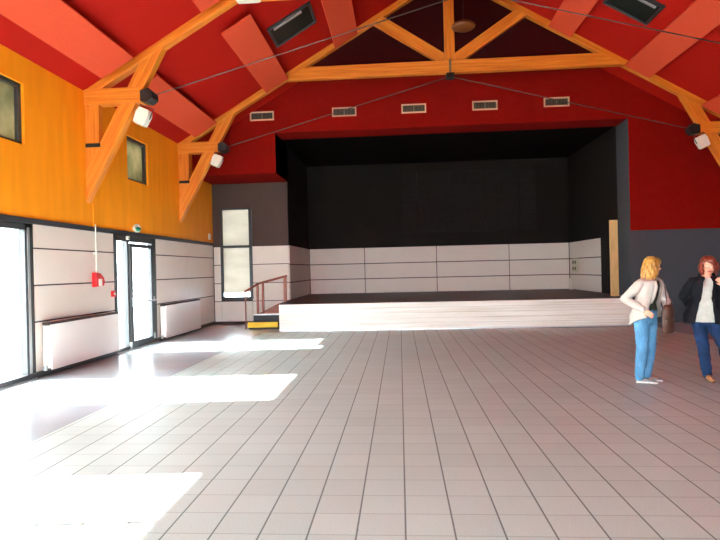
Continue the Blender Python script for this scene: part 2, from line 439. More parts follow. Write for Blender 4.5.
# ------------------------------------------------------------------ roof trusses
RZ = 4.93                                      # underside of the rafters at the wall
def truss(Y, label):
    t = thing('roof_truss', label, 'roof truss', (CX, Y, 0), 'timber trusses under the red roof'); th = .17
    a = math.atan(SL); hv = .36                # vertical thickness of a rafter
    def rz(x): return roof_z(x, RZ)
    tb = M['timber']
    for s in (-1, 1):
        X = lambda d: CX+s*(HW-d)              # d: distance in from the wall
        ang = a if s < 0 else -a
        timber('rafter', [(X(0), RZ), (CX, rz(CX)), (CX, rz(CX)+.19), (X(0), RZ+.19)], Y, th, ang, tb, t)
        # wall post, short tie and brace
        timber('wall_post', [(X(0), 3.02), (X(.26), 3.50), (X(.28), 4.83), (X(0), 4.83)], Y, th-.02, PI/2, tb, t)
        timber('short_beam', [(X(0), 4.83), (X(1.12), 4.83), (X(1.12), 5.12), (X(0), 5.12)], Y, th+.04, 0, tb, t)
        timber('brace', [(X(0), 3.0), (X(1.551), 5.84), (X(1.081), 5.564), (X(0), 3.585)], Y, th, s*-1.07, tb, t)
        bm = bmesh.new(); c = Vector((X(1.22), Y, 4.95))
        prism(bm, [(c.x+px*s*-1, c.z+pz) for px, pz in ((-.12, .10), (.04, .14), (.13, .05), (.13, -.06), (.03, -.13), (-.12, -.10))], Y-.13, Y+.13)
        n = obj('steel_node', bm, M['steel'], t, bevel=.012)
        bm = bmesh.new(); tube(bm, [(c.x-s*.1, Y, c.z+.03), (CX+s*.08, Y, 6.56)], .011, 8)
        obj('tie_rod', bm, M['rod'], t)
        obj('steel_bracket', B((X(.02) if s < 0 else X(.30), X(.30) if s < 0 else X(.02), Y-.11, Y-.085, 4.03, 4.10)), M['steel'], t, bevel=.004)
        # strut of the upper triangle
        px, pz, qx, qz = .34, 7.0, 2.02, 8.13
        dx, dz = qx-px, qz-pz; l = math.hypot(dx, dz); nx, nz = -dz/l*.14, dx/l*.14
        q = [(.36, 6.985), (1.99, 8.05), (1.71, 8.21), (.14, 7.17), (.14, 6.985)]
        timber('strut', [(CX+s*x, z) for x, z in q], Y, th-.01, (math.atan2(dz, dx))*s, tb, t)
    xl = HW-(6.66-RZ)/SL
    timber('collar_beam', [(CX-xl-.02, 6.66), (CX+xl+.02, 6.66), (CX+xl-.52, 6.98), (CX-xl+.52, 6.98)], Y, th, 0, tb, t)
    timber('king_post', [(CX-.13, 6.985), (CX+.13, 6.985), (CX+.13, rz(CX)-.0), (CX-.13, rz(CX)-.0)], Y, th-.03, PI/2, tb, t)
    obj('steel_plate', B((CX-.10, CX+.10, Y-.1, Y+.1, 6.52, 6.66)), M['steel'], t, bevel=.01)
    obj('steel_plate', B((CX-.03, CX+.03, Y-.095, Y-.07, 6.66, 7.0)), M['grille'], t, bevel=.004)
    return t
truss(10.3, 'orange glulam timber truss nearest the viewer with its tie rods')
truss(14.8, 'orange glulam timber truss directly in front of the stage header')

# ------------------------------------------------------------------ coral acoustic boards under the slopes
def board(xa, xb, y0, y1, label):
    xc = (xa+xb)/2; s = -1 if xc < CX else 1
    zc = roof_z(xc)-.20
    L_ = abs(xb-xa)*math.hypot(1, SL)
    bm = bmesh.new(); box(bm, -L_/2, L_/2, -(y1-y0)/2, (y1-y0)/2, -.03, .03)
    o = obj('acoustic_board', bm, M['coral'], bevel=.006)
    o.location = (xc, (y0+y1)/2, zc); o.rotation_euler = (0, (-1 if s < 0 else 1)*math.atan(SL), 0)
    tag(o, label, 'acoustic panel', 'coral boards hung under the red slopes')
    # hangers
    for k, y in enumerate((y0+.5, y1-.5)):
        h = obj('hanger', B((-.015, .015, y-(y0+y1)/2-.015, y-(y0+y1)/2+.015, .03, .165)), M['steel'])
        h.parent = o
board(-5.32, -4.72, 6.3, 9.88, 'long coral ceiling board at upper left, nearest the viewer above the orange wall')
board(-5.31, -4.71, 10.85, 14.5, 'coral ceiling board along the orange wall, between the two left wall posts')
board(-3.45, -2.84, 6.3, 9.88, 'coral ceiling board cut by the top edge, just left of the white lamp')
board(-3.41, -2.81, 10.94, 14.62, 'coral ceiling board left of the dark skylight, crossed by the long tie rod')
board(-1.55, -.96, 10.95, 14.62, 'coral ceiling board right of the left dark skylight, ending behind the truss rafter')
board(3.91, 4.46, 10.95, 14.62, 'short coral ceiling board on the right slope nearest the ridge')
board(5.77, 6.36, 10.95, 14.62, 'wide coral ceiling board on the right slope beside the dark skylight')
board(7.62, 8.20, 10.95, 14.62, 'coral ceiling board at the right edge above the steel node')

def skylight(xa, xb, y0, y1, label, strip):
    xc = (xa+xb)/2; s = -1 if xc < CX else 1
    t = thing('skylight', label, 'roof window', (xc, (y0+y1)/2, roof_z(xc)), 'dark roof windows')
    t.rotation_euler = (0, (-1 if s < 0 else 1)*math.atan(SL), 0)
    w = (xb-xa)/2*math.hypot(1, SL); h = (y1-y0)/2
    def part(name, bx, m, bevel=.004):
        o = obj(name, B(*bx), m, bevel=bevel); o.parent = t; return o
    part('frame', [(-w, w, -h, -h+.07, -.05, .0), (-w, w, h-.07, h, -.05, .0), (-w, -w+.06, -h+.07, h-.07, -.05, 0), (w-.06, w, -h+.07, h-.07, -.05, 0)], M['frame'])
    part('pane', [(-w+.06, w-.06, -h+.07, h-.07, -.03, -.01)], M['skyglass'], 0)
    part('blind_rail', [strip], M['alu'])
skylight(-2.78, -1.82, 12.1, 13.08, 'dark square skylight in the left red slope between two coral boards', (-.42, .30, -.42, -.35, -.075, -.05))
skylight(4.66, 5.6, 12.05, 12.92, 'dark skylight in the right red slope at the top edge', (-.1, .4, -.36, -.29, -.075, -.05))

# ------------------------------------------------------------------ vents in the header
vl = ['air vent grille furthest left on the red wall, beside the truss rafter', 'air vent grille second from the left on the red header', 'air vent grille at the middle of the red header, just left of the king post',
      'air vent grille just right of the king post on the red header', 'air vent grille furthest right on the red header, by the tie rod']
for x, z, l in zip((-3.79, -1.45, .49, 2.44, 4.37), (6.02, 6.04, 6.05, 6.05, 6.06), vl):
    t = thing('vent_grille', l, 'vent', (x, YF, z), 'vent grilles in the red header')
    w, h = .34, .125
    obj('frame', B((x-w, x+w, YF-.03, YF, z-h, z-h+.035), (x-w, x+w, YF-.03, YF, z+h-.035, z+h), (x-w, x-w+.035, YF-.03, YF, z-h+.035, z+h-.035), (x+w-.035, x+w, YF-.03, YF, z-h+.035, z+h-.035)), M['ventframe'], t)
    bm = bmesh.new()
    box(bm, x-w+.035, x+w-.035, YF-.006, YF, z-h+.035, z+h-.035, 1)
    n = 16
    for k in range(n):
        q = x-w+.05+(2*w-.1)*k/(n-1); box(bm, q-.006, q+.006, YF-.02, YF-.006, z-h+.035, z+h-.035)
    box(bm, x-.012, x+.012, YF-.024, YF-.006, z-h+.035, z+h-.035)
    obj('slats', bm, [M['grille'], M['dark']], t)

# ------------------------------------------------------------------ stage platform
SX0, SX1, SY = -3.27, 5.96, 15.0
st = thing('stage', 'low stage platform with a limed white timber front and dark floor', 'stage', ((SX0+SX1)/2, SY, 0))
bm = B((SX0, SX1, SY, YF+.0, SH-.04, SH), (OL+.02, OR-.02, YF+.0, YS-.012, SH-.04, SH))
obj('deck', bm, M['stage_floor'], st)
obj('front_backing', B((SX0+.02, SX1-.02, SY, SY+.02, 0, SH-.04)), M['seam'], st)
nb = 5
for k in range(nb):                                   # horizontal boards of the front
    z0 = .03+k*(SH-.03)/nb; z1 = z0+(SH-.03)/nb-.004
    obj('front_board', B((SX0, SX1, SY-.022, SY, z0, z1)), M['limed'], st, bevel=.003)
obj('side_board', B((SX0-.0, SX0+.02, SY, YF, 0, SH-.04), (OL+.02, SX0, YF, YF+.02, 0, SH-.04), (OL+.0, OL+.02, YF, YR-.02, 0, SH-.04)), M['limed'], st)
obj('side_board', B((SX1-.02, SX1, SY, YF, 0, SH-.04)), M['limed'], st)
obj('base_strip', B((SX0, SX1, SY-.032, SY, 0, .03)), M['alu'], st)
# steps in the recess, turning right on to the stage
sx = thing('stage_steps', 'small dark steps with a yellow bottom nosing beside the stage', 'steps', (-3.8, 16.2, 0))
obj('bottom_step', B((-4.28, OL-.02, 15.62, 16.0, 0, .17)), M['dark'], sx)
obj('nosing', B((-4.30, OL-.02, 15.58, 15.66, .05, .20)), M['yellow'], sx, bevel=.006)
obj('tread', B((-4.28, OL-.02, 15.66, 15.98, .17, .195)), M['dark'], sx)
obj('middle_step', B((-4.24, OL-.02, 16.0, YR-.03, 0, .38)), M['dark'], sx)
obj('nosing', B((-4.25, OL-.02, 15.97, 16.02, .365, .405)), M['white'], sx, bevel=.004)
bm = bmesh.new(); prism(bm, [(-4.16, .385), (-3.46, .385), (-3.46, .69), (-3.52, .69)], 16.12, 16.17)
obj('stringer', bm, M['rail'], sx)
obj('tread', B((-3.85, -3.46, 16.17, YR-.03, .385, .55)), M['rail'], sx, bevel=.006)
# handrail
hr = thing('handrail', 'reddish wooden handrail with posts beside the stage steps', 'handrail', (-3.8, 16.1, .38))
yy = 16.09
obj('post', B((-4.16, -4.10, yy-.03, yy+.03, .405, 1.24)), M['rail'], hr, bevel=.006)
obj('post', B((-4.00, -3.94, yy-.03, yy+.03, .405, 1.30)), M['rail'], hr, bevel=.006)
obj('post', B((-3.36, -3.28, yy-.03, yy+.03, .725, 1.44)), M['rail'], hr, bevel=.006)
obj('post', B((-4.40, -4.37, 15.70, 15.73, 0, 1.06)), M['rail'], hr, bevel=.004)
bm = bmesh.new(); tube(bm, [(-4.385, 15.70, 1.06), (-4.13, yy, 1.26), (-3.97, yy, 1.31), (-3.26, yy, 1.48)], (.032), 10)
obj('rail', bm, M['rail'], hr)
# board standing against the right cheek, switch plates, small card
pb = obj('wooden_board', B((5.80, 6.02, 16.0, 16.04, SH, 2.82)), M['plank'], origin=(5.92, 16.0, SH), bevel=.003)
tag(pb, 'tall pale wooden board standing upright on the stage by its right end', 'board')
t = thing('socket_panel', 'small cream switch and socket panel on the stage side wall', 'socket', (OR-.02, 20.55, 1.55))
obj('plate', B((OR-.05, OR-.02, 20.2, 20.85, 1.33, 1.83)), M['sbox'], t, bevel=.006)
for y in (20.35, 20.6):
    for z in (1.42, 1.64): obj('socket', B((OR-.062, OR-.05, y, y+.14, z, z+.11)), M['grille'], t, bevel=.004)
bm = bmesh.new(); prism(bm, [(20.55, SH), (20.80, SH), (20.84, 1.12), (20.62, 1.12)], OR-.16, OR-.13, 'x')
o = obj('white_card', bm, M['offwhite'], origin=(OR-.15, 20.7, SH)); tag(o, 'small white card leaning on the stage side wall below the sockets', 'card')

# ------------------------------------------------------------------ things on the left wall
def radiator(y0, y1, z0, z1, label):
    t = thing('radiator', label, 'radiator', (XW, (y0+y1)/2, z0), 'white radiators on the left wall'); x0, x1 = XW+.04, XW+.17
    obj('front_panel', B((x1-.02, x1, y0+.05, y1, z0, z1-.03)), M['white'], t, bevel=.008)
    obj('body', B((x0, x1-.02, y0+.03, y1-.02, z0+.03, z1-.05)), M['white'], t, bevel=.004)
    obj('top_grille', B((x0, x1, y0+.02, y1, z1-.03, z1)), M['seam'], t, bevel=.003)
    bm = bmesh.new(); tube(bm, [(XW+.10, y0-.03, z0+.02), (XW+.10, y0-.03, z1-.06)], .013); tube(bm, [(XW+.10, y0-.03, z0+.04), (XW+.10, y0+.06, z0+.04)], .013)
    obj('pipe', bm, M['white'], t)
    obj('valve', B((XW+.08, XW+.13, y0-.05, y0, z0, z0+.08)), M['alu'], t, bevel=.005)
    for y in (y0+.3, y1-.3): obj('wall_bracket', B((XW+.001, x0, y, y+.04, z0+.1, z1-.1)), M['white'], t)
radiator(8.74, 11.02, .10, .87, 'long white radiator between the large window and the glazed door')
radiator(13.24, 15.68, .06, .88, 'white radiator on the panelling beyond the glazed door')
# conduit and fire alarm
t = thing('conduit', 'thin white cable conduit running down the panelling to the fire alarm', 'conduit', (XW+.02, 10.42, 1.6))
bm = bmesh.new(); tube(bm, [(XW+.05, 10.42, 1.66), (XW+.05, 10.42, 2.60)], .012); obj('pipe', bm, M['offwhite'], t)
bm = bmesh.new(); tube(bm, [(XW+.012, 10.42, 2.56), (XW+.012, 10.42, 3.0)], .009); obj('upper_pipe', bm, M['orange'], t)
obj('clip', B((XW, XW+.055, 10.40, 10.44, 2.03, 2.07)), M['offwhite'], t)
t = thing('fire_alarm', 'red fire alarm box with a white centre below the conduit', 'fire alarm', (XW, 10.44, 1.55))
bm = bmesh.new(); prism(bm, [(10.34, 1.40), (10.62, 1.42), (10.66, 1.50), (10.62, 1.58), (10.50, 1.66), (10.34, 1.68)], XW-.002, XW+.09, 'x'); obj('housing', bm, M['redplastic'], t, bevel=.008)
obj('front_plate', B((XW+.09, XW+.10, 10.42, 10.53, 1.42, 1.55)), M['offwhite'], t)
t = thing('call_point', 'small red fire call point beside the glazed door frame', 'call point', (XW, 11.08, 1.24))
obj('housing', B((XW-.002, XW+.05, 11.03, 11.14, 1.18, 1.30)), M['redplastic'], t, bevel=.006)
obj('press_plate', B((XW+.05, XW+.055, 11.055, 11.115, 1.215, 1.265)), M['offwhite'], t)
t = thing('emergency_light', 'round white and green emergency exit light above the glazed door', 'emergency light', (XW, 12.18, 2.58))
bm = bmesh.new(); tube(bm, [(XW+.001, 12.18, 2.65), (XW+.05, 12.18, 2.65)], .15, 20); bmesh.ops.scale(bm, vec=(1, 1, .62), verts=bm.verts, space=Matrix.Translation((0, 0, -2.65))); obj('backplate', bm, M['offwhite'], t)
bm = bmesh.new(); ell(bm, (XW+.05, 12.18, 2.63), (.05, .11, .05)); obj('diffuser', bm, M['green'], t, smooth=True)
t = thing('door_closer_sensor', 'tiny white sensor box over the door mullion', 'sensor', (XW, 11.7, 2.4))
obj('housing', B((XW+.021, XW+.08, 11.66, 11.74, 2.37, 2.45)), M['offwhite'], t, bevel=.005)
obj('lens', B((XW+.08, XW+.085, 11.68, 11.72, 2.385, 2.41)), M['dark'], t)
t = thing('wall_sensor', 'small white sensor on the orange wall near its far corner', 'sensor', (XW, 17.0, 2.6))
obj('housing', B((XW+.001, XW+.06, 16.93, 17.05, 2.64, 2.83)), M['offwhite'], t, bevel=.01)
obj('lens', B((XW+.06, XW+.066, 16.96, 17.02, 2.68, 2.72)), M['sbox'], t)

# ------------------------------------------------------------------ white floodlights under the nodes
def flood(loc, tilt, s, label):
    t = thing('floodlight', label, 'floodlight', loc, 'white floodlights under the truss nodes'); t.rotation_euler = (0, tilt, 0)
    bm = bmesh.new(); prism(bm, [(-.11, -.15), (.11, -.15), (.13, .05), (.10, .15), (-.10, .15), (-.13, .05)], -.09, .09)
    o = obj('housing', bm, M['offwhite'], bevel=.012); o.parent = t
    o = obj('lens', B((-.09, .09, -.07, .07, -.165, -.15)), M['sbox'], bevel=.004); o.parent = t
    bm = bmesh.new(); tube(bm, [(-.135, 0, 0), (-.135, 0, .2), (.135, 0, .2), (.135, 0, 0)], .010, 8); o = obj('yoke', bm, M['steel']); o.parent = t
flood((-4.70, 10.18, 4.55), .42, 1, 'white floodlight hanging below the nearer left truss node')
flood((-4.78, 14.68, 4.60), .42, 1, 'white floodlight below the farther left truss node near the stage')
flood((7.62, 14.68, 4.62), -.42, 1, 'white floodlight below the right truss node')
t = thing('ceiling_lamp', 'bright white box lamp on the nearer truss at the top edge', 'lamp', (-2.62, 10.1, 6.6))
obj('housing', B((-2.86, -2.42, 9.95, 10.20, 6.56, 6.84)), M['white'], t, bevel=.015)
obj('diffuser', B((-2.83, -2.45, 9.98, 10.17, 6.54, 6.56)), M['offwhite'], t)
# pendant dish
t = thing('pendant_lamp', 'brownish amber dish lamp hanging beside the king post', 'pendant lamp', (1.75, 14.45, 8.0))
bm = bmesh.new(); ell(bm, (1.75, 14.45, 7.72), (.30, .30, .11), u=28, v=12)
bmesh.ops.bisect_plane(bm, geom=bm.verts[:]+bm.edges[:]+bm.faces[:], plane_co=(0, 0, 7.80), plane_no=(0, 0, 1), clear_outer=True)
obj('shade', bm, M['amber'], t, smooth=True)
bm = bmesh.new(); tube(bm, [(1.75, 14.45, 7.74), (1.75, 14.45, roof_z(1.75)-.0)], .008, 8); obj('cord', bm, M['steel'], t)

# ------------------------------------------------------------------ people
def hair_mat(name, a, b, c):
    m, t, bs = nt(name); N = t.nodes; L = t.links
    tc = N.new('ShaderNodeTexCoord'); mp = N.new('ShaderNodeMapping'); mp.inputs['Scale'].default_value = (60, 60, 7)
    L.new(tc.outputs['Object'], mp.inputs[0])
    nz = N.new('ShaderNodeTexNoise'); nz.inputs['Scale'].default_value = 1.5; nz.inputs['Detail'].default_value = 3; L.new(mp.outputs[0], nz.inputs['Vector'])
    rp = N.new('ShaderNodeValToRGB'); e = rp.color_ramp.elements
    e[0].position = .3; e[0].color = (*lin(a), 1); e[1].position = .72; e[1].color = (*lin(c), 1); k = e.new(.5); k.color = (*lin(b), 1)
    L.new(nz.outputs[0], rp.inputs[0]); L.new(rp.outputs[0], bs.inputs['Base Color']); bs.inputs['Roughness'].default_value = .45
    return m
M['skin'] = plain('skin', (222, 156, 128), .5, .4, .04, 30)
M['lips'] = plain('lips', (176, 82, 76), .4)
M['eyewhite'] = plain('eye_white', (232, 226, 220), .2); M['iris'] = plain('iris', (60, 44, 34), .2)
M['blonde'] = hair_mat('blonde_hair', (104, 62, 24), (176, 124, 50), (214, 170, 88))
M['auburn'] = hair_mat('auburn_curls', (70, 22, 14), (122, 44, 24), (168, 72, 40))
M['jacket_white'] = plain('cream_jacket_cloth', (188, 178, 168), .8, .2, .05, 9, bump=.4)
M['jacket_black'] = plain('black_jacket_cloth', (24, 24, 30), .8, .2, .2, 9, bump=.4)
M['shirt_green'] = plain('dark_green_shirt', (60, 66, 48), .8, .2, .1, 12)
M['shirt_white'] = plain('white_shirt', (196, 196, 186), .8, .2, .05, 12, bump=.4)
M['denim_light'] = plain('light_blue_denim', (84, 134, 170), .8, .2, .35, 7, (1, 1, .5), bump=.4)
M['denim_dark'] = plain('dark_blue_denim', (26, 48, 82), .8, .2, .4, 7, (1, 1, .5), bump=.4)
M['leather'] = plain('brown_leather', (74, 46, 34), .5, .4, .15, 8)
M['tan'] = plain('tan_shoe_leather', (176, 128, 72), .5)
M['sneaker'] = plain('grey_sneaker_cloth', (128, 132, 134), .7)
M['sole'] = plain('white_rubber_sole', (232, 230, 224), .5)
M['lens'] = plain('dark_spectacle_frame', (24, 18, 18), .2)

FOLD = bpy.data.textures.new('folds', 'CLOUDS'); FOLD.noise_scale = .07; FOLD.noise_depth = 2
def fuse(o, voxel, it=3, fold=0):
    r = o.modifiers.new('remesh', 'REMESH'); r.mode = 'VOXEL'; r.voxel_size = voxel; r.use_smooth_shade = True
    s = o.modifiers.new('smooth', 'SMOOTH'); s.factor = .5; s.iterations = it
    if fold:
        d_ = o.modifiers.new('folds', 'DISPLACE'); d_.texture = FOLD; d_.strength = fold; d_.mid_level = .5; d_.texture_coords = 'LOCAL'
    return o
def limb(bm, pts, rs, seg=14):
    # rounded joints between tapering segments
    for i in range(len(pts)-1):
        a, b = Vector(pts[i]), Vector(pts[i+1])
        tube(bm, [a, a.lerp(b, .33), a.lerp(b, .66), b], [rs[i], rs[i]*.6+rs[i+1]*.4+.004, rs[i]*.35+rs[i+1]*.65+.002, rs[i+1]], seg)
    for p, r in zip(pts, rs): ell(bm, p, (r, r, r), u=12, v=8)
def hand(bm, w, d, n, side, curl=.5):
    """w wrist, d along the palm, n palm normal (fingers curl towards it), side +-1 where the thumb leaves"""
    w = Vector(w); d = Vector(d).normalized(); n = Vector(n); n = (n-d*n.dot(d)).normalized(); s = n.cross(d)*side
    R = Matrix((s, d, n)).transposed()
    ell(bm, w+d*.045, (.038, .050, .015), R)
    for k, (off, ln) in enumerate(((.028, .068), (.010, .076), (-.009, .071), (-.027, .055))):
        p = w+d*.078+s*off; q = [p-d*.02, p]; ang = 0
        for j, f in enumerate((.45, .32, .23)):
            ang += curl*(.5+.35*j); q.append(q[-1]+(d*math.cos(ang)+n*math.sin(ang)+s*off*.6)*ln*f)
        tube(bm, q, [.010, .0098, .0092, .0085, .0075], 8); ell(bm, q[-1], (.0075,)*3, u=8, v=6)
    b = w+d*.022+s*.024
    q = [b, b+(s*.7+d*.6)*.030, b+(s*.7+d*.6)*.030+(d*.9+s*.25+n*.35)*.030, b+(s*.7+d*.6)*.030+(d*.9+s*.25+n*.35)*.030+(d*.9+n*.5)*.022]
    tube(bm, q, [.013, .0115, .010, .0085], 8); ell(bm, q[-1], (.0085,)*3, u=8, v=6)

def shoe(t, heel, toe, mu, ms, h=.075):
    a, b = Vector(heel), Vector(toe); d = (b-a).normalized(); s = Vector((-d.y, d.x, 0)); L_ = (b-a).length; up = Vector((0, 0, 1))
    def sec(prof):
        bm = bmesh.new(); S = []
        for f, hw, z0, z1 in prof: S.append((a+d*(L_*f)+up*((z0+z1)/2), s, hw, up, (z1-z0)/2))
        loft(bm, S, 16); return bm
    up_ = obj('shoe', sec([(0.0, .022, .02, .07), (.06, .032, .015, h+.015), (.25, .036, .015, h+.02), (.42, .037, .015, h+.005), (.62, .042, .015, h-.02), (.82, .043, .015, h-.034), (.95, .032, .015, .034), (1.0, .012, .015, .024)]), mu, t, smooth=True)
    obj('sole', sec([(-.02, .02, 0, .02), (.03, .033, 0, .024), (.3, .034, 0, .023), (.6, .044, 0, .023), (.85, .044, 0, .023), (.97, .034, 0, .022), (1.02, .014, 0, .02)]), ms, up_, smooth=True)

def person(label, J, hd, mats, hair):
    t = thing('person', label, 'person', (J['pelvis'][0], J['pelvis'][1], 0))
    f = Vector((*J['fwd'], 0)).normalized(); l = Vector((-f.y, f.x, 0)); V = Vector
    C = [V(p) for p in J['spine']]            # centres at the torso levels
    z_ = [.80, .90, .98, 1.07, 1.18, 1.28, 1.36, 1.405, 1.44]
    wa = [.158, .172, .150, .128, .142, .156, .150, .095, .050]; wd = [.105, .118, .100, .088, .104, .112, .092, .068, .048]
    def centre(z):
        for i in range(len(C)-1):
            if z <= C[i+1].z or i == len(C)-2:
                k = (z-C[i].z)/(C[i+1].z-C[i].z); return V((*(C[i].lerp(C[i+1], k)).xy, z))
    def tors(grow, z0, z1, extra=()):
        S = []
        for z, a, b in zip(z_, wa, wd):
            if z0-.001 <= z <= z1+.001: S.append((centre(z), l, a+grow, f, b+grow))
        return S
    # body
    bm = bmesh.new(); loft(bm, tors(-.008, .80, 1.44), 24)
    hc = V(J['head']); nb = centre(1.40)
    limb(bm, [nb, nb.lerp(hc, .55)+V((0, 0, -.01))], [.052, .047])
    H = Matrix.Rotation(hd[0]-PI/2, 3, 'Z') @ Matrix.Rotation(hd[1], 3, 'X') @ Matrix.Rotation(hd[2], 3, 'Y')
    h = lambda x, y, z: hc+H @ V((x, y, z))
    ell(bm, h(0, -.010, .025), (.073, .090, .092), H, 20, 14); ell(bm, h(0, .018, -.035), (.056, .068, .078), H, 20, 14)
    ell(bm, h(0, .066, -.092), (.022, .019, .018), H); ell(bm, h(0, .094, -.024), (.013, .017, .015), H); ell(bm, h(0, .086, -.002), (.008, .012, .030), H)
    ell(bm, h(0, .070, .024), (.050, .018, .012), H)
    for s in (-1, 1):
        ell(bm, h(s*.034, .058, -.028), (.022, .022, .022), H); ell(bm, h(s*.073, -.008, -.008), (.010, .020, .031), H)
    for s, k in ((1, 'L'), (-1, 'R')):
        sh, e_, w_, hn, pn = [V(p) for p in J['arm'+k]]
        limb(bm, [centre(1.34)+l*s*.11, sh, e_, w_], [.055, .050, .037, .025])
        hand(bm, w_, hn, pn, J['thumb'+k], J['curl'+k])
        hp, kn, an = [V(p) for p in J['leg'+k]]
        limb(bm, [hp, kn, an], [.082, .052, .036])
        he, to = [V(p) for p in J['foot'+k]]; limb(bm, [an, he.lerp(to, .25)+V((0, 0, .045)), he.lerp(to, .75)+V((0, 0, .032))], [.034, .030, .022])
    body = fuse(obj('body', bm, M['skin'], t), .0065, 4)
    # face pieces
    for s in (-1, 1):
        bm = bmesh.new(); ell(bm, h(s*.031, .075, .004), (.0135, .0095, .0065), H); e = obj('eye', bm, M['eyewhite'], t, smooth=True)
        bm = bmesh.new(); ell(bm, h(s*.031, .0825, .004), (.0055, .003, .0055), H); obj('iris', bm, M['iris'], e, smooth=True)
    bm = bmesh.new(); ell(bm, h(0, .0835, -.0575), (.023, .007, .0055), H); ell(bm, h(0, .082, -.066), (.019, .007, .006), H); obj('lips', bm, M['lips'], t, smooth=True)
    # hair
    bm = bmesh.new(); ell(bm, h(0, -.024, .036), (.083, .094, .098), H, 24, 16)
    rnd = random.Random(J['seed']); n = hair['n']
    for ring in range(hair['rings']):
        for k in range(n):
            ph = math.radians(hair['front']+(360-2*hair['front'])*(k+.5*(ring % 2))/(n-1+.5)); sx, cy_ = math.sin(ph), math.cos(ph)
            R0 = 1-.08*ring; jit = lambda a: rnd.uniform(-a, a); ln = hair['len']+jit(.02)-.02*ring
            if cy_ > .3: ln *= .9
            pts = []; m_ = 9
            for i in range(m_+1):
                u = i/m_
                if u < .35:
                    a = u/.35*PI/2; x = sx*.086*math.sin(a)*R0; y = -.018+cy_*.088*math.sin(a)*R0; z = .045+.088*math.cos(a)
                else:
                    v = (u-.35)/.65; bulge = 1+hair['puff']*math.sin(min(1, v*1.3)*PI*.75)-.18*v*v
                    x = sx*.086*bulge*R0; y = -.018+cy_*.088*bulge*R0-.012*v; z = .045-v*(ln+.045)
                    if hair['curl']:
                        w = v*14+k*1.9+ring; x += math.cos(w)*hair['curl']; y += math.sin(w)*hair['curl']
                    else:
                        x += math.sin(v*5+k)*.006
                pts.append(h(x, y, z))
            tube(bm, pts, [.010]+[.0145]*(m_-2)+[.011, .005], 7)
    # fringe swept to one side
    for k in range(7):
        x0 = -.03+.012*k
        tube(bm, [h(x0*.3, .045, .122), h(x0, .076, .092), h(x0-.03 if k < 4 else x0+.03, .080, .062), h((-.080 if k < 4 else .082), .045, .02)], [.010, .012, .011, .007], 7)
    fuse(obj('hair', bm, hair['m'], t), .006, 2)
    # jeans
    bm = bmesh.new(); loft(bm, [(centre(z), l, a, f, b) for z, a, b in ((.78, .150, .105), (.86, .178, .126), (.93, .176, .124), (.985, .156, .108))], 24)
    for k in 'LR':
        hp, kn, an = [V(p) for p in J['leg'+k]]
        limb(bm, [hp+V((0, 0, -.03)), kn, an+V((0, 0, -.005))], [.098, .073, .060])
        for j in range(3): ell(bm, an+V((.004*j, 0, .02+.028*j)), (.058, .058, .012))
        ell(bm, kn+V((0, 0, -.03)), (.067, .067, .02))
    fuse(obj('jeans', bm, mats['jeans'], t), .009, 2, .022)
    # shirt
    bm = bmesh.new(); S = [(centre(mats['shirt_z']), l, .176, f, .130)]+[s for s in tors(.008, mats['shirt_z']+.03, 1.36)]+[(centre(1.40), l, .085, f, .066)]
    if mats['shirt_z'] < .85: S = [(c_, l_, max(a_, .176) if c_.z < 1.1 else a_, f_, max(b_, .130) if c_.z < 1.1 else b_) for c_, l_, a_, f_, b_ in S]
    loft(bm, S, 24); fuse(obj('shirt', bm, mats['shirt'], t), .009, 2, .012)
    # jacket: open in front, with thickness
    bm = bmesh.new(); rows_ = []; nseg = 30; lift = mats['lift']
    zs = [mats['hem']+(1.385-mats['hem'])*i/15 for i in range(16)]
    import bisect
    for i_, z in enumerate(zs):
        i = min(max(bisect.bisect(z_, z)-1, 0), len(z_)-2); k = min(1, max(0, (z-z_[i])/(z_[i+1]-z_[i])))
        a = wa[i]*(1-k)+wa[i+1]*k; b = wd[i]*(1-k)+wd[i+1]*k
        g = .028+max(0, 1.10-z)*.10
        if z < 1.1: a = max(a, .150); b = max(b, .108)
        ow = mats['open'](z); c = centre(max(z, .78)); c = V((c.x, c.y, z)); row = []
        for q in range(nseg+1):
            th = ow+(2*PI-2*ow)*q/nseg
            rr = 1+.045*math.sin(th*7+z*9)*min(1, (1.4-z)*3)+.02*math.sin(th*13-z*23)
            zz = V((0, 0, lift*(.5+.5*math.cos(th))*(1-i_/15)))
            row.append(bm.verts.new(c+zz+f*math.cos(th)*(b+g)*rr+l*math.sin(th)*(a+g)*rr))
        rows_.append(row)
    for i in range(15):
        for q in range(nseg): bm.faces.new((rows_[i][q], rows_[i][q+1], rows_[i+1][q+1], rows_[i+1][q]))
    jk = obj('jacket', bm, mats['jacket'], t, smooth=True)
    so_ = jk.modifiers.new('solid', 'SOLIDIFY'); so_.thickness = .012; so_.offset = 1
    for s, k in ((1, 'L'), (-1, 'R')):
        sh, e_, w_, hn, pn = [V(p) for p in J['arm'+k]]; bm = bmesh.new(); wc = e_.lerp(w_, .93)
        limb(bm, [centre(1.345)+l*s*.07, sh, e_, wc], [.062, .068, .056, .042])
        for j in range(4): p = sh.lerp(e_, .5+.14*j); ell(bm, p, (.064, .064, .02))
        for j in range(3): p = e_.lerp(w_, .2+.2*j); ell(bm, p, (.054-.004*j, .054-.004*j, .05))
        fuse(obj('sleeve', bm, mats['jacket'], t), .009, 2, .026)
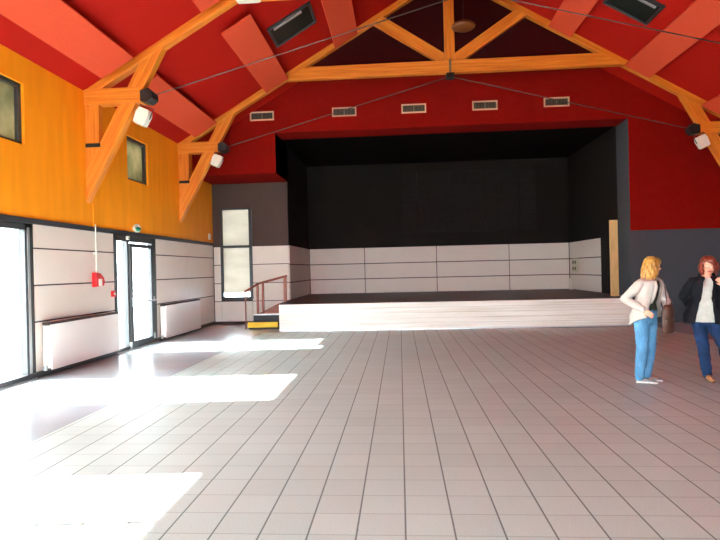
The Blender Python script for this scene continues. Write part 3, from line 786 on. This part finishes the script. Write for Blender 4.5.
    # lapels
    for s in (-1, 1):
        P = []; bm = bmesh.new()
        for i in range(8):
            z = 1.39-i*.045; ow = mats['open'](z)*1.0+.04; c = centre(z)
            j = min(range(len(z_)), key=lambda q: abs(z_[q]-z)); P.append(c+f*math.cos(ow)*(wd[j]+.046)+l*s*math.sin(ow)*(wa[j]+.046))
        tube(bm, P, [(.012, .022)]*7+[(.008, .010)], 8); obj('lapel', bm, mats['jacket'], t, smooth=True)
    bm = bmesh.new(); c = centre(1.41); P = [c+f*math.cos(a)*.078+l*math.sin(a)*.090+V((0, 0, .012-.03*math.cos(a))) for a in [.45+(2*PI-.9)*i/20 for i in range(21)]]
    tube(bm, P, mats['collar_r'], 10); obj('collar', bm, mats['collar'], t, smooth=True)
    for k in 'LR': shoe(t, *J['foot'+k], mats['shoe'], mats['sole'])
    if mats['shirt_z'] > .9:
      bm = bmesh.new(); ring = [centre(.975)+f*math.cos(a)*.122+l*math.sin(a)*.168 for a in [2*PI*i/28 for i in range(29)]]; tube(bm, ring, (.016, .005), 8); obj('waistband', bm, mats['jeans'], t, smooth=True)
    return t, h, H, f, l, centre

w1 = dict(pelvis=(3.31, 7.88, .9), fwd=(.62, -.78), seed=3,
    spine=[(3.30, 7.88, .78), (3.31, 7.88, .95), (3.345, 7.885, 1.18), (3.375, 7.88, 1.40), (3.38, 7.88, 1.46)], head=(3.40, 7.86, 1.565),
    armR=[(3.225, 7.80, 1.345), (3.03, 7.86, 1.135), (3.205, 7.69, .995), (.65, -.30, -.55), (.3, .8, -.2)], thumbR=1, curlR=.35,
    armL=[(3.515, 7.985, 1.345), (3.585, 7.90, 1.09), (3.565, 7.745, .965), (-.1, -.55, -.6), (-.9, .2, .2)], thumbL=-1, curlL=.9,
    legR=[(3.235, 7.835, .87), (3.215, 7.80, .47), (3.195, 7.845, .09)], footR=[(3.165, 7.875, 0), (3.40, 7.79, 0)],
    legL=[(3.375, 7.935, .87), (3.365, 7.90, .47), (3.335, 7.975, .09)], footL=[(3.29, 8.01, 0), (3.525, 7.93, 0)])
m1 = dict(lift=.15, jeans=M['denim_light'], shirt=M['shirt_green'], shirt_z=.97, jacket=M['jacket_white'], hem=.77, open=lambda z: .42 if z > 1.25 else .42+(1.25-z)*.9,
    collar=M['jacket_white'], collar_r=.024, shoe=M['sneaker'], sole=M['sole'])
t1, h1, H1, f1, l1, c1 = person('woman with long blonde hair, cream jacket and light jeans, hand on hip', w1, (math.radians(-8), -.08, 0), m1,
    dict(m=M['blonde'], n=24, rings=2, len=.215, front=48, puff=.2, curl=.006))
bm = bmesh.new()
for s in (-1, 1):
    P = [h1(s*.033+math.cos(a)*.021, .094, .004+math.sin(a)*.016) for a in [2*PI*i/14 for i in range(15)]]; tube(bm, P, .0028, 6, False)
    tube(bm, [h1(s*.054, .093, .006), h1(s*.076, .05, .004), h1(s*.080, -.01, -.002)], .0028, 6)
    bm2 = bmesh.new(); ell(bm2, h1(s*.033, .094, .004), (.019, .0015, .014), H1); obj('spectacle_lens', bm2, M['lens'], t1, smooth=True)
tube(bm, [h1(-.012, .095, .006), h1(.012, .095, .006)], .0028, 6); obj('spectacle_frame', bm, M['lens'], t1)
# handbag hanging from her left shoulder
bag = thing('handbag', 'brown leather shoulder bag with a strap carried by the blonde woman', 'bag', (3.49, 7.64, .70))
R = Matrix.Rotation(math.radians(20), 3, 'Z'); b0 = Vector((3.49, 7.64, .86)); bm = bmesh.new()
loft(bm, [(b0+Vector((0, 0, z)), R @ Vector((1, 0, 0)), a, R @ Vector((0, 1, 0)), b) for z, a, b in ((-.165, .06, .03), (-.15, .08, .045), (0, .088, .05), (.14, .075, .042), (.20, .055, .022))], 20)
bb = obj('pouch', bm, M['leather'], bag, smooth=True)
bm = bmesh.new(); loft(bm, [(b0+Vector((0, -.03, z)), R @ Vector((1, 0, 0)), a, R @ Vector((0, 1, 0)), b) for z, a, b in ((.0, .06, .036), (.07, .078, .030), (.16, .068, .026), (.205, .05, .016))], 20); obj('flap', bm, M['leather'], bag, smooth=True)
bm = bmesh.new(); tube(bm, [b0+Vector((-.03, -.01, .18)), (3.51, 7.725, 1.13), (3.545, 7.83, 1.27), (3.525, 7.93, 1.415), (3.53, 8.03, 1.425), (3.60, 8.06, 1.30), (3.665, 7.90, 1.08), b0+Vector((.05, .02, .18))], (.024, .005), 8); obj('strap', bm, M['leather'], bag, smooth=True)

w2 = dict(pelvis=(4.10, 7.97, .9), fwd=(-.30, -.95), seed=9,
    spine=[(4.095, 7.97, .78), (4.105, 7.97, .95), (4.13, 7.97, 1.18), (4.15, 7.96, 1.40), (4.155, 7.955, 1.46)], head=(4.16, 7.925, 1.555),
    armR=[(3.995, 8.01, 1.345), (3.885, 8.07, 1.145), (4.04, 8.18, .99), (.7, .05, -.35), (.1, -1, 0)], thumbR=1, curlR=.5,
    armL=[(4.315, 7.91, 1.345), (4.40, 7.83, 1.12), (4.285, 7.76, 1.305), (-.62, .10, .62), (.0, 1, .2)], thumbL=-1, curlL=.8,
    legR=[(4.035, 7.98, .87), (4.085, 7.955, .47), (4.145, 7.985, .09)], footR=[(4.155, 8.02, 0), (4.115, 7.785, 0)],
    legL=[(4.185, 7.955, .87), (4.325, 7.90, .48), (4.43, 7.98, .09)], footL=[(4.43, 8.01, 0), (4.49, 7.785, 0)])
m2 = dict(lift=0, jeans=M['denim_dark'], shirt=M['shirt_white'], shirt_z=.80, jacket=M['jacket_black'], hem=.78, open=lambda z: .34 if z > 1.25 else .34+(1.25-z)*.5,
    collar=M['jacket_black'], collar_r=.018, shoe=M['tan'], sole=M['leather'])
t2, h2, H2, f2, l2, c2 = person('woman with curly auburn hair, open black jacket and dark jeans, raising one hand', w2, (math.radians(-118), -.18, .1), m2,
    dict(m=M['auburn'], n=20, rings=2, len=.125, front=46, puff=.30, curl=.010))


# ------------------------------------------------------------------ light
W = bpy.data.worlds.new('World'); sc.world = W; W.use_nodes = True
bg = W.node_tree.nodes['Background']; bg.inputs[0].default_value = (.83, .925, 1.01, 1); bg.inputs[1].default_value = 24.0
sun = bpy.data.lights.new('sun', 'SUN'); sun.energy = 40; sun.angle = math.radians(.6); sun.color = (1.0, .95, .88)
so = bpy.data.objects.new('sun', sun); COL.objects.link(so)
el = math.radians(28.9)
dv = Vector((math.cos(el), math.cos(el)*.075, -math.sin(el)))
so.rotation_euler = dv.to_track_quat('-Z', 'Y').to_euler()
for x0, x1 in ADDED_RW:
    l = bpy.data.lights.new('portal', 'AREA'); l.shape = 'RECTANGLE'; l.size = x1-x0; l.size_y = 2.4; l.cycles.is_portal = True
    lo = bpy.data.objects.new('daylight_portal', l); COL.objects.link(lo); lo.location = ((x0+x1)/2, YB-.35, 1.25); lo.rotation_euler = (PI/2, 0, PI)
for y0, y1, z0, z1 in GL:
    l = bpy.data.lights.new('portal', 'AREA'); l.shape = 'RECTANGLE'; l.size = (y1-y0); l.size_y = z1-z0; l.cycles.is_portal = True
    lo = bpy.data.objects.new('daylight_portal', l); COL.objects.link(lo); lo.location = (XW-.35, (y0+y1)/2, (z0+z1)/2)
    lo.rotation_euler = Vector((1, 0, 0)).to_track_quat('-Z', 'Z').to_euler()
    # size runs along local X; check it lies along Y
    lo.rotation_euler = Matrix(((0, 0, -1), (1, 0, 0), (0, -1, 0))).to_euler()

# ------------------------------------------------------------------ camera
cam = bpy.data.cameras.new('camera'); co = bpy.data.objects.new('camera', cam); COL.objects.link(co); sc.camera = co
f_px, yaw, pitch, roll, hh = 563.38, .0705054559, -.00110909648, -.0233509524, 1.61966
cam.sensor_width = 36; cam.lens = f_px/720*36; cam.clip_end = 300
cy, sy, cp, sp = math.cos(yaw), math.sin(yaw), math.cos(pitch), math.sin(pitch)
fw = Vector((-sy*cp, cy*cp, sp)); rt = Vector((cy, sy, 0)); up = rt.cross(fw)
r2 = rt*math.cos(roll)+up*math.sin(roll); u2 = -rt*math.sin(roll)+up*math.cos(roll)
co.matrix_world = Matrix(((r2.x, u2.x, -fw.x, 0), (r2.y, u2.y, -fw.y, 0), (r2.z, u2.z, -fw.z, hh), (0, 0, 0, 1)))

sc.view_settings.view_transform = 'Standard'; sc.view_settings.look = 'None'; sc.view_settings.gamma = 1; sc.view_settings.use_curve_mapping = False
sc.view_settings.exposure = 1.18
sc.cycles.max_bounces = 14; sc.cycles.diffuse_bounces = 10; sc.cycles.glossy_bounces = 4; sc.cycles.transparent_max_bounces = 12
sc.cycles.use_denoising = True; sc.cycles.sample_clamp_indirect = 12
